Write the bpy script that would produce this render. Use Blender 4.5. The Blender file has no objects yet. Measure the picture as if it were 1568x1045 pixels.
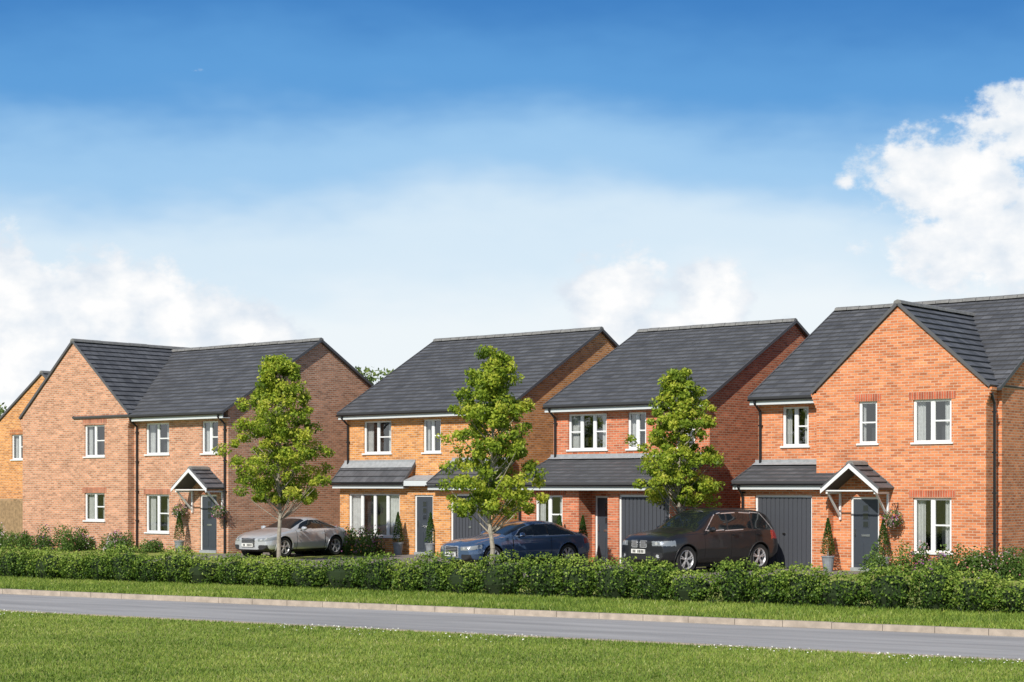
import bpy, math, random
import numpy as np
from mathutils import Vector, Matrix
random.seed(7); rng=np.random.default_rng(7)
scene=bpy.context.scene
AL=math.radians(40)

# ---------------------------------------------------------------- materials
MATS={}
def newmat(name):
    m=bpy.data.materials.new(name); m.use_nodes=True
    nt=m.node_tree; b=nt.nodes['Principled BSDF']
    MATS[name]=m
    return m,nt,b
def N(nt,t,**k):
    n=nt.nodes.new(t)
    for a,v in k.items(): setattr(n,a,v)
    return n
def simple(name,col,rough=.6,metal=0,coat=0,spec=.5,noise=0,nscale=8,bump=0,bscale=60):
    m,nt,b=newmat(name)
    b.inputs['Roughness'].default_value=rough; b.inputs['Metallic'].default_value=metal
    b.inputs['Coat Weight'].default_value=coat; b.inputs['Coat Roughness'].default_value=.04
    b.inputs['Specular IOR Level'].default_value=spec
    b.inputs['Base Color'].default_value=(*col,1)
    tc=N(nt,'ShaderNodeTexCoord')
    if noise>0:
        n=N(nt,'ShaderNodeTexNoise'); n.inputs['Scale'].default_value=nscale; n.inputs['Detail'].default_value=6
        nt.links.new(tc.outputs['Object'],n.inputs['Vector'])
        r=N(nt,'ShaderNodeValToRGB')
        r.color_ramp.elements[0].position=.3; r.color_ramp.elements[1].position=.7
        r.color_ramp.elements[0].color=(*[c*(1-noise) for c in col],1); r.color_ramp.elements[1].color=(*[min(1,c*(1+noise)) for c in col],1)
        nt.links.new(n.outputs['Fac'],r.inputs['Fac']); nt.links.new(r.outputs['Color'],b.inputs['Base Color'])
    if bump>0:
        n=N(nt,'ShaderNodeTexNoise'); n.inputs['Scale'].default_value=bscale; n.inputs['Detail'].default_value=4
        nt.links.new(tc.outputs['Object'],n.inputs['Vector'])
        bp=N(nt,'ShaderNodeBump'); bp.inputs['Strength'].default_value=bump; bp.inputs['Distance'].default_value=.02
        nt.links.new(n.outputs['Fac'],bp.inputs['Height']); nt.links.new(bp.outputs['Normal'],b.inputs['Normal'])
    return m
def brick(name,c1,c2,mortar,soldier=False):
    m,nt,b=newmat(name); b.inputs['Roughness'].default_value=.85; b.inputs['Specular IOR Level'].default_value=.2
    tc=N(nt,'ShaderNodeTexCoord'); s=N(nt,'ShaderNodeSeparateXYZ'); nt.links.new(tc.outputs['Object'],s.inputs[0])
    a=N(nt,'ShaderNodeMath',operation='ADD'); nt.links.new(s.outputs[0],a.inputs[0]); nt.links.new(s.outputs[1],a.inputs[1])
    c=N(nt,'ShaderNodeCombineXYZ'); nt.links.new(a.outputs[0],c.inputs[0]); nt.links.new(s.outputs[2],c.inputs[1])
    t=N(nt,'ShaderNodeTexBrick'); nt.links.new(c.outputs[0],t.inputs['Vector'])
    t.inputs['Scale'].default_value=1
    t.inputs['Brick Width'].default_value=.075 if soldier else .225
    t.inputs['Row Height'].default_value=.3 if soldier else .075
    t.inputs['Mortar Size'].default_value=.010; t.inputs['Mortar Smooth'].default_value=.1; t.inputs['Bias'].default_value=-.15
    t.inputs['Color1'].default_value=(*[x*1.12 for x in c1],1); t.inputs['Color2'].default_value=(*[x*.72 for x in c2],1); t.inputs['Mortar'].default_value=(*mortar,1)
    n=N(nt,'ShaderNodeTexNoise'); n.inputs['Scale'].default_value=1.0; n.inputs['Detail'].default_value=4; n.inputs['Roughness'].default_value=.8
    mp=N(nt,'ShaderNodeMapping'); mp.inputs['Scale'].default_value=(1.3,4.5,1); nt.links.new(c.outputs[0],mp.inputs[0]); nt.links.new(mp.outputs[0],n.inputs['Vector'])
    mr=N(nt,'ShaderNodeMapRange'); mr.inputs['From Min'].default_value=.3; mr.inputs['From Max'].default_value=.7; mr.inputs['To Min'].default_value=.76; mr.inputs['To Max'].default_value=1.26
    nt.links.new(n.outputs['Fac'],mr.inputs['Value'])
    mx=N(nt,'ShaderNodeVectorMath',operation='SCALE'); nt.links.new(t.outputs['Color'],mx.inputs[0]); nt.links.new(mr.outputs[0],mx.inputs['Scale'])
    nt.links.new(mx.outputs[0],b.inputs['Base Color'])
    bp=N(nt,'ShaderNodeBump'); bp.invert=True; bp.inputs['Strength'].default_value=.6; bp.inputs['Distance'].default_value=.01
    nt.links.new(t.outputs['Fac'],bp.inputs['Height']); nt.links.new(bp.outputs['Normal'],b.inputs['Normal'])
    return m
def roofmat(name,c1,c2):
    m,nt,b=newmat(name); b.inputs['Roughness'].default_value=.6; b.inputs['Specular IOR Level'].default_value=.35
    uv=N(nt,'ShaderNodeUVMap'); t=N(nt,'ShaderNodeTexBrick'); nt.links.new(uv.outputs[0],t.inputs['Vector'])
    t.inputs['Scale'].default_value=1; t.inputs['Brick Width'].default_value=.33; t.inputs['Row Height'].default_value=.28
    t.inputs['Mortar Size'].default_value=.008; t.inputs['Color1'].default_value=(*c1,1); t.inputs['Color2'].default_value=(*c2,1)
    t.inputs['Mortar'].default_value=(*[c*.3 for c in c1],1); t.inputs['Mortar Smooth'].default_value=.2
    n=N(nt,'ShaderNodeTexNoise'); n.inputs['Scale'].default_value=1.6; n.inputs['Detail'].default_value=7; n.inputs['Roughness'].default_value=.7; nt.links.new(uv.outputs[0],n.inputs['Vector'])
    mr=N(nt,'ShaderNodeMapRange'); mr.inputs['From Min'].default_value=.3; mr.inputs['From Max'].default_value=.7; mr.inputs['To Min'].default_value=.65; mr.inputs['To Max'].default_value=1.35
    nt.links.new(n.outputs['Fac'],mr.inputs['Value'])
    mx=N(nt,'ShaderNodeVectorMath',operation='SCALE'); nt.links.new(t.outputs['Color'],mx.inputs[0]); nt.links.new(mr.outputs[0],mx.inputs['Scale'])
    nt.links.new(mx.outputs[0],b.inputs['Base Color'])
    return m
def glassmat(name,tint=(.75,.8,.85),refl=.30):
    m,nt,b=newmat(name); out=nt.nodes['Material Output']
    tr=N(nt,'ShaderNodeBsdfTransparent'); tr.inputs[0].default_value=(*tint,1)
    g=N(nt,'ShaderNodeBsdfGlossy'); g.inputs['Roughness'].default_value=.02
    f=N(nt,'ShaderNodeFresnel'); f.inputs[0].default_value=1.5
    ad=N(nt,'ShaderNodeMath',operation='ADD'); ad.inputs[1].default_value=refl; ad.use_clamp=True
    nt.links.new(f.outputs[0],ad.inputs[0])
    mx=N(nt,'ShaderNodeMixShader'); nt.links.new(ad.outputs[0],mx.inputs[0]); nt.links.new(tr.outputs[0],mx.inputs[1]); nt.links.new(g.outputs[0],mx.inputs[2])
    nt.links.new(mx.outputs[0],out.inputs[0]); return m
def leafmat(name,stops,trans=.35):
    m,nt,b=newmat(name); out=nt.nodes['Material Output']
    at=N(nt,'ShaderNodeAttribute',attribute_name='tone'); r=N(nt,'ShaderNodeValToRGB')
    els=r.color_ramp.elements
    while len(els)<len(stops): els.new(.5)
    for e,(p,c) in zip(els,stops): e.position=p; e.color=(*c,1)
    nt.links.new(at.outputs['Fac'],r.inputs['Fac'])
    b.inputs['Roughness'].default_value=.5; b.inputs['Specular IOR Level'].default_value=.25
    nt.links.new(r.outputs['Color'],b.inputs['Base Color'])
    if trans>0:
        t=N(nt,'ShaderNodeBsdfTranslucent'); nt.links.new(r.outputs['Color'],t.inputs[0])
        mx=N(nt,'ShaderNodeMixShader'); mx.inputs[0].default_value=trans
        nt.links.new(b.outputs[0],mx.inputs[1]); nt.links.new(t.outputs[0],mx.inputs[2]); nt.links.new(mx.outputs[0],out.inputs[0])
    return m

brick('brick1',(.54,.26,.155),(.45,.20,.115),(.54,.44,.34))
brick('brick2',(.64,.28,.085),(.52,.20,.06),(.58,.44,.30))
brick('brick3',(.56,.175,.085),(.46,.12,.058),(.50,.35,.25))
brick('brick4',(.64,.225,.095),(.53,.155,.063),(.55,.39,.28))
brick('lint1',(.42,.15,.085),(.34,.11,.065),(.44,.32,.24),True)
brick('lint2',(.50,.16,.055),(.4,.12,.045),(.44,.32,.2),True)
brick('lint3',(.42,.11,.055),(.33,.08,.045),(.38,.25,.17),True)
brick('lint4',(.48,.12,.06),(.38,.09,.05),(.42,.28,.2),True)
roofmat('roof',(.115,.12,.133),(.075,.079,.09))
simple('verge',(.09,.092,.10),.7)
simple('ridge',(.18,.18,.175),.7,noise=.2)
simple('white',(.74,.76,.77),.35)
simple('fascia',(.58,.62,.64),.45)
simple('black',(.012,.012,.014),.35)
simple('doorgrey',(.045,.055,.07),.4)
simple('garagegrey',(.06,.065,.078),.45)
simple('interior',(.035,.04,.045),.9)
simple('curtain',(.72,.72,.70),.9,noise=.1)
simple('lead',(.30,.32,.34),.6,noise=.15)
glassmat('glass',(.85,.88,.9),.13)
simple('steel',(.6,.6,.6),.25,metal=1)

# ---------------------------------------------------------------- mesh builder
class MB:
    def __init__(s): s.v=[];s.f=[];s.m=[];s.uv=[];s.names=[]
    def mi(s,n):
        if n not in s.names: s.names.append(n)
        return s.names.index(n)
    def poly(s,pts,mat,uv=None):
        b=len(s.v); s.v+=[tuple(p) for p in pts]; s.f.append(tuple(range(b,b+len(pts)))); s.m.append(s.mi(mat)); s.uv.append(uv)
    def box(s,x0,x1,y0,y1,z0,z1,mat):
        P=[(x0,y0,z0),(x1,y0,z0),(x1,y1,z0),(x0,y1,z0),(x0,y0,z1),(x1,y0,z1),(x1,y1,z1),(x0,y1,z1)]
        for q in ((0,3,2,1),(4,5,6,7),(0,1,5,4),(1,2,6,5),(2,3,7,6),(3,0,4,7)): s.poly([P[i] for i in q],mat)
    def beam(s,p,q,r,mat,n=4,r2=None,up=None):
        p=Vector(p);q=Vector(q);d=(q-p).normalized(); r2=r if r2 is None else r2
        a=d.cross(Vector((0,0,1)) if abs(d.z)<.95 else Vector((1,0,0))).normalized(); b=d.cross(a)
        A=[];B=[]
        for i in range(n):
            t=2*math.pi*(i+.5)/n; o=a*math.cos(t)+b*math.sin(t); A.append(p+o*r);B.append(q+o*r2)
        for i in range(n):
            j=(i+1)%n; s.poly([A[i],A[j],B[j],B[i]],mat)
        s.poly(A[::-1],mat); s.poly(B,mat)
    def lathe(s,prof,mat,origin=(0,0,0),n=24,axis='z'):
        ox,oy,oz=origin
        def P(r,h,t):
            if axis=='z': return (ox+r*math.cos(t),oy+r*math.sin(t),oz+h)
            return (ox+r*math.cos(t),oy+h,oz+r*math.sin(t))
        for k in range(len(prof)-1):
            for i in range(n):
                t0=2*math.pi*i/n;t1=2*math.pi*(i+1)/n
                s.poly([P(*prof[k],t0),P(*prof[k],t1),P(*prof[k+1],t1),P(*prof[k+1],t0)],mat)
    def obj(s,name,parent=None,smooth=False):
        me=bpy.data.meshes.new(name); me.from_pydata(s.v,[],s.f)
        for n in s.names: me.materials.append(MATS[n])
        me.polygons.foreach_set('material_index',s.m)
        if any(u is not None for u in s.uv):
            l=me.uv_layers.new(name='UVMap'); k=0
            for f,u in zip(s.f,s.uv):
                for i in range(len(f)):
                    l.data[k].uv=u[i] if u else (0,0); k+=1
        if smooth:
            me.polygons.foreach_set('use_smooth',[True]*len(s.f))
        me.update()
        o=bpy.data.objects.new(name,me); scene.collection.objects.link(o)
        if parent: o.parent=parent
        return o
def empty(name,loc=(0,0,0),rz=0):
    e=bpy.data.objects.new(name,None); scene.collection.objects.link(e); e.location=loc; e.rotation_euler=(0,0,rz); e.empty_display_size=.3
    return e
def npmesh(name,V,F,mats,mi=None,attr=None,parent=None,smooth=False):
    me=bpy.data.meshes.new(name); nv=len(V); nf,k=F.shape
    me.vertices.add(nv); me.vertices.foreach_set('co',V.astype(np.float32).ravel())
    me.loops.add(nf*k); me.loops.foreach_set('vertex_index',F.astype(np.int32).ravel())
    me.polygons.add(nf); me.polygons.foreach_set('loop_start',np.arange(0,nf*k,k,dtype=np.int32))
    try: me.polygons.foreach_set('loop_total',np.full(nf,k,dtype=np.int32))
    except Exception: pass
    for m in mats: me.materials.append(MATS[m])
    if mi is not None: me.polygons.foreach_set('material_index',mi.astype(np.int32))
    me.update(calc_edges=True)
    if attr is not None:
        a=me.attributes.new('tone','FLOAT','FACE'); a.data.foreach_set('value',attr.astype(np.float32))  # per-face tone: random variation, with painted shade on foliage
    if smooth: me.polygons.foreach_set('use_smooth',[True]*nf)
    me.validate()
    o=bpy.data.objects.new(name,me); scene.collection.objects.link(o)
    if parent: o.parent=parent
    return o
def unit(a): return a/(np.linalg.norm(a,axis=1,keepdims=True)+1e-9)
def leaves(name,C,size,mat,tone,outward=None,bias=.8,parent=None,asp=.55):
    n=len(C); nr=unit(rng.normal(size=(n,3)))
    if outward is not None: nr=unit(nr+bias*unit(outward))
    t=unit(np.cross(nr,unit(rng.normal(size=(n,3))))); b=np.cross(nr,t)
    s=(size*(.7+.6*rng.random(n)))[:,None]
    V=np.stack([C-t*s,C-b*s*asp,C+t*s,C+b*s*asp],1).reshape(-1,3)
    F=np.arange(n*4).reshape(n,4)
    return npmesh(name,V,F,[mat],attr=tone,parent=parent)

# ---------------------------------------------------------------- houses
def slope(mb,eL,eR,rR,rL,verge=True):
    eL,eR,rR,rL=map(Vector,(eL,eR,rR,rL)); n=(eR-eL).cross(rL-eL).normalized()
    if n.z<0: n=-n
    L=(rL-eL).length; W=(eR-eL).length; k=max(2,round(L/.28))
    mb.poly([eL,rL,rR,eR],'verge')
    for i in range(k):
        t0=i/k;t1=(i+1)/k
        a=eL.lerp(rL,t0)+n*.085; b=eR.lerp(rR,t0)+n*.085; c=eR.lerp(rR,t1)+n*.04; d=eL.lerp(rL,t1)+n*.04
        u0=random.random()*.33
        mb.poly([a,b,c,d],'roof',[(u0,i*.28+.01),(u0+W,i*.28+.01),(u0+W,i*.28+.27),(u0,i*.28+.27)])
        a2=eL.lerp(rL,t0)+n*(.04 if i else 0); b2=eR.lerp(rR,t0)+n*(.04 if i else 0)
        mb.poly([a2,b2,b,a],'verge')
    for e,r,sgn in ((eL,rL,-1),(eR,rR,1)):
        o=(eR-eL).normalized()*sgn*.03
        p=[e-n*.0,r-n*.0,r+n*.092,e+n*.092]
        q=[x+o for x in p]
        mb.poly(p,'verge'); mb.poly(q,'verge'); mb.poly([p[3],p[2],q[2],q[3]],'verge'); mb.poly([p[0],p[1],q[1],q[0]],'verge'); mb.poly([p[0],p[3],q[3],q[0]],'verge')
def ridgecap(mb,p,q):
    p=Vector(p);q=Vector(q);d=(q-p);L=d.length;d.normalize();k=max(1,round(L/.45)); a=d.cross(Vector((0,0,1))).normalized()
    sec=[(-.13,-.05),(-.10,.03),(0,.07),(.10,.03),(.13,-.05)]
    for i in range(k):
        A=p+d*(L*i/k+.008);B=p+d*(L*(i+1)/k-.008)
        j=random.uniform(-.006,.006)
        PA=[A+a*x+Vector((0,0,z+j)) for x,z in sec];PB=[B+a*x+Vector((0,0,z+j)) for x,z in sec]
        for t in range(4): mb.poly([PA[t],PA[t+1],PB[t+1],PB[t]],'ridge')
        mb.poly(PA,'ridge');mb.poly(PB,'ridge')

class House:
    def __init__(s,loc,br,li,name='brick_house'):
        s.e=empty(name,(loc[0],loc[1],0),-AL); s.br=br; s.li=li
        s.walls=MB();s.roof=MB();s.trim=MB();s.frames=MB();s.glass=MB();s.curt=MB();s.doors=MB();s.pipes=MB()
    def finish(s):
        for n,m in (('walls',s.walls),('roof',s.roof),('trim',s.trim),('window_frames',s.frames),('window_glass',s.glass),('rooms_and_curtains',s.curt),('doors',s.doors),('downpipes_and_gutters',s.pipes)):
            if m.f: m.obj(n,s.e)
    def wall(s,x0,x1,z0,z1,y,ops=(),rev=.1,mat=None):
        mat=mat or s.br; m=s.walls
        xs=sorted({x0,x1,*[o[0] for o in ops],*[o[1] for o in ops]}); zs=sorted({z0,z1,*[o[2] for o in ops],*[o[3] for o in ops]})
        for i in range(len(xs)-1):
            for j in range(len(zs)-1):
                cx=(xs[i]+xs[i+1])/2;cz=(zs[j]+zs[j+1])/2
                if any(o[0]<cx<o[1] and o[2]<cz<o[3] for o in ops): continue
                m.poly([(xs[i],y,zs[j]),(xs[i+1],y,zs[j]),(xs[i+1],y,zs[j+1]),(xs[i],y,zs[j+1])],mat)
        for a,b,c,d in ops:
            m.poly([(a,y,c),(a,y,d),(a,y+rev,d),(a,y+rev,c)],mat);m.poly([(b,y,c),(b,y+rev,c),(b,y+rev,d),(b,y,d)],mat)
            m.poly([(a,y,d),(b,y,d),(b,y+rev,d),(a,y+rev,d)],mat);m.poly([(a,y,c),(a,y+rev,c),(b,y+rev,c),(b,y,c)],mat)
    def main(s,W,D,E,R,ops=(),fx=None,over=.35,x_roof0=-.12):
        m=(R-E)/(D/2+over); ew=E+m*over-.01; s.ew=ew
        for a,b in (fx or [(0,W)]): s.wall(a,b,0,ew,0,[o for o in ops if a<=o[0]<b])
        s.walls.poly([(W,D,0),(0,D,0),(0,D,ew),(W,D,ew)],s.br)
        s.walls.poly([(W,0,0),(W,D,0),(W,D,ew),(W,D/2,R-.01),(W,0,ew)],s.br)
        s.walls.poly([(0,D,0),(0,0,0),(0,0,ew),(0,D/2,R-.01),(0,D,ew)],s.br)
        x0=x_roof0;x1=W+.10
        slope(s.roof,(x0,-over,E),(x1,-over,E),(x1,D/2,R),(x0,D/2,R))
        slope(s.roof,(x1,D+over,E),(x0,D+over,E),(x0,D/2,R),(x1,D/2,R))
        ridgecap(s.roof,(x0,D/2,R+.09),(x1,D/2,R+.09))
    def eave(s,x0,x1,E,y=0,over=.35):
        s.trim.box(x0,x1,y-over+.005,y-over+.03,E-.17,E-.005,'fascia')
        s.trim.box(x0,x1,y-over+.032,y-.002,E-.165,E-.145,'fascia')
        prof=[(0,-.01),(-.02,-.045),(-.05,-.06),(-.08,-.045),(-.095,-.005)]
        yb=y-over
        for i in range(4):
            a,b=prof[i],prof[i+1]
            s.pipes.poly([(x0-.03,yb+a[0],E+a[1]),(x1+.03,yb+a[0],E+a[1]),(x1+.03,yb+b[0],E+b[1]),(x0-.03,yb+b[0],E+b[1])],'black')
        for x in (x0-.03,x1+.03): s.pipes.poly([(x,yb+a,E+b) for a,b in prof],'black')
    def wing(s,xa,xb,p,E,R,yb,ops=(),ov=.1,left_to=None):
        xc=(xa+xb)/2; hw=xc-xa; m=(R-E)/(hw+ov); ew=E+m*ov-.01; y=-p
        s.wall(xa,xb,0,ew,y,ops)
        s.walls.poly([(xa,y,ew),(xb,y,ew),(xc,y,R-.01)],s.br)
        s.walls.poly([(xb,y,0),(xb,0,0),(xb,0,ew),(xb,y,ew)],s.br)
        s.walls.poly([(xa,y,0),(xa,y,ew),(xa,0,ew),(xa,0,0)],s.br)
        slope(s.roof,(xb+ov,y-.05,E),(xb+ov,yb,E),(xc,yb,R),(xc,y-.05,R))
        slope(s.roof,(xa-ov,yb,E),(xa-ov,y-.05,E),(xc,y-.05,R),(xc,yb,R))
        ridgecap(s.roof,(xc,y-.08,R+.085),(xc,yb,R+.085))
        for sx,x in ((-1,xa),(1,xb)):
            for k in range(5):
                w=.03+.035*k; z=E-.42+.085*k
                a,b=(x-w,x+.02) if sx<0 else (x-.02,x+w)
                s.walls.box(a,b,y-.012,y+.3,z,z+.083,s.br)
    def leanto(s,x0,x1,q,zb,zt,ops=(),over=.25,roofed=True,ya=0):
        y=-q; m=(zt-zb)/(q+over+ya); zw=zb+m*over-.01
        s.wall(x0,x1,0,zw if roofed else zb,y,ops)
        if roofed:
            for x in (x0,x1): s.walls.poly([(x,y,0),(x,-.003,0),(x,-.003,zt-.02),(x,y,zw)],s.br)
            slope(s.roof,(x0-.1,y-over,zb),(x1+.1,y-over,zb),(x1+.1,-.012,zt),(x0-.1,-.012,zt))
            s.trim.box(x0-.1,x1+.1,-.03,-.004,zt+.02,zt+.2,'lead')
            s.trim.poly([(x0-.1,-.03,zt+.13),(x1+.1,-.03,zt+.13),(x1+.1,-.22,zt+.125-m*.2),(x0-.1,-.22,zt+.125-m*.2)],'lead')
            s.eave(x0-.1,x1+.1,zb,y,over)
    def window(s,x0,x1,z0,z1,y,panes=2,depth=.7,lintel=True,bar=True,curt=True,rail=.5):
        yf=y+.055; f=.055
        F=s.frames
        F.box(x0,x0+f,yf,yf+.06,z0,z1,'white');F.box(x1-f,x1,yf,yf+.06,z0,z1,'white')
        F.box(x0+f,x1-f,yf,yf+.06,z0,z0+f,'white');F.box(x0+f,x1-f,yf,yf+.06,z1-f,z1,'white')
        w=(x1-x0)/panes
        for i in range(1,panes): F.box(x0+w*i-.045,x0+w*i+.045,yf-.004,yf+.056,z0+f,z1-f,'white')
        for i in range(panes):
            a=x0+w*i+(f if i==0 else .045); b=x0+w*(i+1)-(f if i==panes-1 else .045)
            if bar and (i==panes-1 or panes>2 and i==0 or panes==1):
                zc=z0+(z1-z0)*rail; F.box(a,b,yf+.004,yf+.05,zc-.022,zc+.022,'white')
            t=.022
            F.box(a,a+t,yf+.008,yf+.05,z0+f,z1-f,'white');F.box(b-t,b,yf+.008,yf+.05,z0+f,z1-f,'white')
        s.glass.poly([(x0+f,yf+.035,z0+f),(x1-f,yf+.035,z0+f),(x1-f,yf+.035,z1-f),(x0+f,yf+.035,z1-f)],'glass')
        C=s.curt; yb=y+depth; yi=y+.12; X0=x0-.0;X1=x1+.0
        if depth>.5: X0-=.3;X1+=.3
        C.poly([(X0,yb,z0-.1),(X1,yb,z0-.1),(X1,yb,z1+.1),(X0,yb,z1+.1)],'interior')
        C.poly([(X0,yi,z0-.1),(X0,yb,z0-.1),(X0,yb,z1+.1),(X0,yi,z1+.1)],'interior');C.poly([(X1,yi,z0-.1),(X1,yb,z0-.1),(X1,yb,z1+.1),(X1,yi,z1+.1)],'interior')
        C.poly([(X0,yi,z1+.1),(X1,yi,z1+.1),(X1,yb,z1+.1),(X0,yb,z1+.1)],'interior');C.poly([(X0,yi,z0-.1),(X1,yi,z0-.1),(X1,yb,z0-.1),(X0,yb,z0-.1)],'interior')
        if curt:
            cw=(x1-x0)*random.uniform(.20,.27); yc=y+.2 if depth>.4 else y+.16
            for a,b in ((x0-.02,x0+cw),(x1-cw,x1+.02)):
                k=14
                for i in range(k):
                    u0=a+(b-a)*i/k;u1=a+(b-a)*(i+1)/k; g=lambda u:yc+.022*math.sin(u*75)
                    C.poly([(u0,g(u0),z0),(u1,g(u1),z0),(u1,g(u1),z1),(u0,g(u0),z1)],'curtain')
        s.trim.box(x0-.06,x1+.06,y-.05,y+.053,z0-.055,z0-.002,'white')
        if lintel: s.walls.box(x0-.12,x1+.12,y-.014,y+.012,z1+.004,z1+.21,s.li)
    def door(s,x0,x1,y,z1=2.1,lintel=True,rec=.07):
        D=s.doors; f=.06; yf=y+rec
        D.box(x0,x0+f,yf-.02,yf+.05,.03,z1,'white' );D.box(x1-f,x1,yf-.02,yf+.05,.03,z1,'white');D.box(x0+f,x1-f,yf-.02,yf+.05,z1-f,z1,'white')
        D.box(x0+f,x1-f,yf,yf+.05,.1,z1-f,'doorgrey'); D.box(x0,x1,yf-.1,yf+.05,0,.1,'lead')
        w=x1-x0; xc=(x0+x1)/2
        for i in range(3):
            z=1.25+.23*i; D.box(xc-.1,xc+.1,yf-.014,yf-.001,z-.02,z+.18,'doorgrey'); D.box(xc-.075,xc+.075,yf-.02,yf-.015,z,z+.155,'glassdark')
        for dx in (-.2,.2):
            D.box(xc+dx-.13,xc+dx+.13,yf-.010,yf-.001,.22,.82,'doorgrey')
        D.box(xc-.13,xc+.13,yf-.02,yf-.001,.98,1.04,'steel'); D.box(x0+f+.05,x0+f+.08,yf-.05,yf-.001,1.0,1.2,'steel')
        if lintel: s.walls.box(x0-.1,x1+.1,y-.014,y+.012,z1+.004,z1+.21,s.li)
    def garage(s,x0,x1,y,z1=2.15):
        D=s.doors; yf=y+.08
        D.box(x0,x0+.06,yf-.02,yf+.05,0,z1,'white');D.box(x1-.06,x1,yf-.02,yf+.05,0,z1,'white');D.box(x0+.06,x1-.06,yf-.02,yf+.05,z1-.07,z1,'white')
        D.box(x0+.06,x1-.06,yf+.01,yf+.05,.01,z1-.07,'garagegrey')
        n=round((x1-x0-.12)/.15); w=(x1-x0-.14)/n
        for i in range(n):
            a=x0+.07+w*i; D.box(a+.02,a+w-.02,yf-.012,yf+.009,.04,z1-.1,'garagegrey')
        D.box((x0+x1)/2-.05,(x0+x1)/2+.05,yf-.04,yf-.013,1.0,1.05,'steel')
    def canopy(s,xc,y,w=1.75,pr=.85,ze=2.3,za=2.98):
        h=w/2; yo=y-pr
        slope(s.roof,(xc+h,yo,ze),(xc+h,y-.01,ze),(xc,y-.01,za),(xc,yo,za)); slope(s.roof,(xc-h,y-.01,ze),(xc-h,yo,ze),(xc,yo,za),(xc,y-.01,za))
        ridgecap(s.roof,(xc,yo-.03,za+.08),(xc,y-.01,za+.08))
        T=s.trim
        for sg in (-1,1):
            a=[(xc+sg*(h+.03),yo-.045,ze-.10),(xc,yo-.045,za-.07),(xc,yo-.045,za+.06),(xc+sg*(h+.03),yo-.045,ze+.01)]
            b=[(x,yy-.03,z) for x,yy,z in a]
            T.poly(a,'white');T.poly(b,'white')
            for i in range(4):
                j=(i+1)%4; T.poly([a[i],a[j],b[j],b[i]],'white')
            x=xc+sg*(h-.12)
            T.beam((x,y-.05,1.45),(x,y-.05,ze-.06),.04,'white'); T.beam((x,y-.06,ze-.08),(x,yo+.03,ze-.08),.04,'white')
            T.beam((x,y-.07,1.55),(x,yo+.12,ze-.1),.035,'white')
        T.beam((xc-h+.1,yo+.02,ze-.02),(xc+h-.1,yo+.02,ze-.02),.025,'white')
    def pipe(s,x,y,z0,z1,off=.35):
        P=s.pipes
        P.beam((x,y-.07,z0),(x,y-.07,z1-.35),.038,'black',8)
        P.beam((x,y-.07,z1-.36),(x,y-off-.03,z1-.12),.038,'black',8); P.beam((x,y-off-.03,z1-.13),(x,y-off-.03,z1-.06),.042,'black',8)
        for k in range(1,int((z1-z0)/1.2)+1): P.box(x-.06,x+.06,y-.1,y-.003,z0+k*1.1,z0+k*1.1+.04,'black')
simple('glassdark',(.02,.025,.03),.08,spec=.8)

# house A (left, crosswing gable)
O1=(-19.36,70.7)
h=House(O1,'brick1','lint1'); W=12.05
h.main(W,9.0,5.0,7.84,[(7.4,8.75,3.6,4.76),(10.6,11.5,3.6,4.76),(7.4,8.75,.7,2.1),(10.5,11.42,0,2.1)],fx=[(6.71,W)],x_roof0=3.4)
h.eave(6.95,W+.1,5.0)
h.walls.poly([(0,9,0),(0,0,0),(0,0,5.1),(0,9,5.1)],'brick1')
h.wing(0,6.71,.3,5.08,7.97,9.1,[(4.05,5.3,3.55,4.75),(4.05,5.3,1.1,2.15)],ov=.12)
for a in [(7.4,8.75,3.6,4.76,0,2,.7,False),(10.6,11.5,3.6,4.76,0,2,.7,False),(7.4,8.75,.7,2.1,0,2,.7,True),(4.05,5.3,3.55,4.75,-.3,2,.7,True),(4.05,5.3,1.1,2.15,-.3,2,.7,True)]:
    h.window(*a[:5],panes=a[5],depth=a[6],lintel=a[7])
h.door(10.5,11.42,0); h.canopy(10.96,0,1.9)
h.pipe(W-.12,0,0,5.0); h.pipe(6.95,0,0,5.0)
h.finish()
# house B
O2=(-6.05,64.6); W=7.9
h=House(O2,'brick2','lint2')
ow=[(.87,2.25,3.6,4.76),(3.81,4.65,3.6,4.76)]
h.main(W,9.8,5.0,7.97,ow); h.eave(-.1,W+.1,5.0)
for o in ow: h.window(*o,0,lintel=False)
h.leanto(.0,3.35,.35,2.5,3.15,[(.45,3.0,.62,2.14)],over=.3)
h.window(.45,3.0,.62,2.14,-.35,panes=4,depth=.32,lintel=False,bar=False)
h.wall(3.35,5.3,0,2.5,-.35,[(3.72,4.6,0,2.1)])
h.door(3.72,4.6,-.35,lintel=False)
h.trim.box(3.46,5.2,-.65,-.003,2.42,2.6,'fascia'); h.trim.poly([(3.46,-.66,2.61),(5.2,-.66,2.61),(5.2,-.01,2.8),(3.46,-.01,2.8)],'lead')
h.leanto(5.3,W,1.0,2.45,3.2,[(6.0,7.7,0,2.15)],over=.28); h.garage(6.0,7.7,-1.0)
h.pipe(.12,0,2.9,5.0); h.finish()
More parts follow.
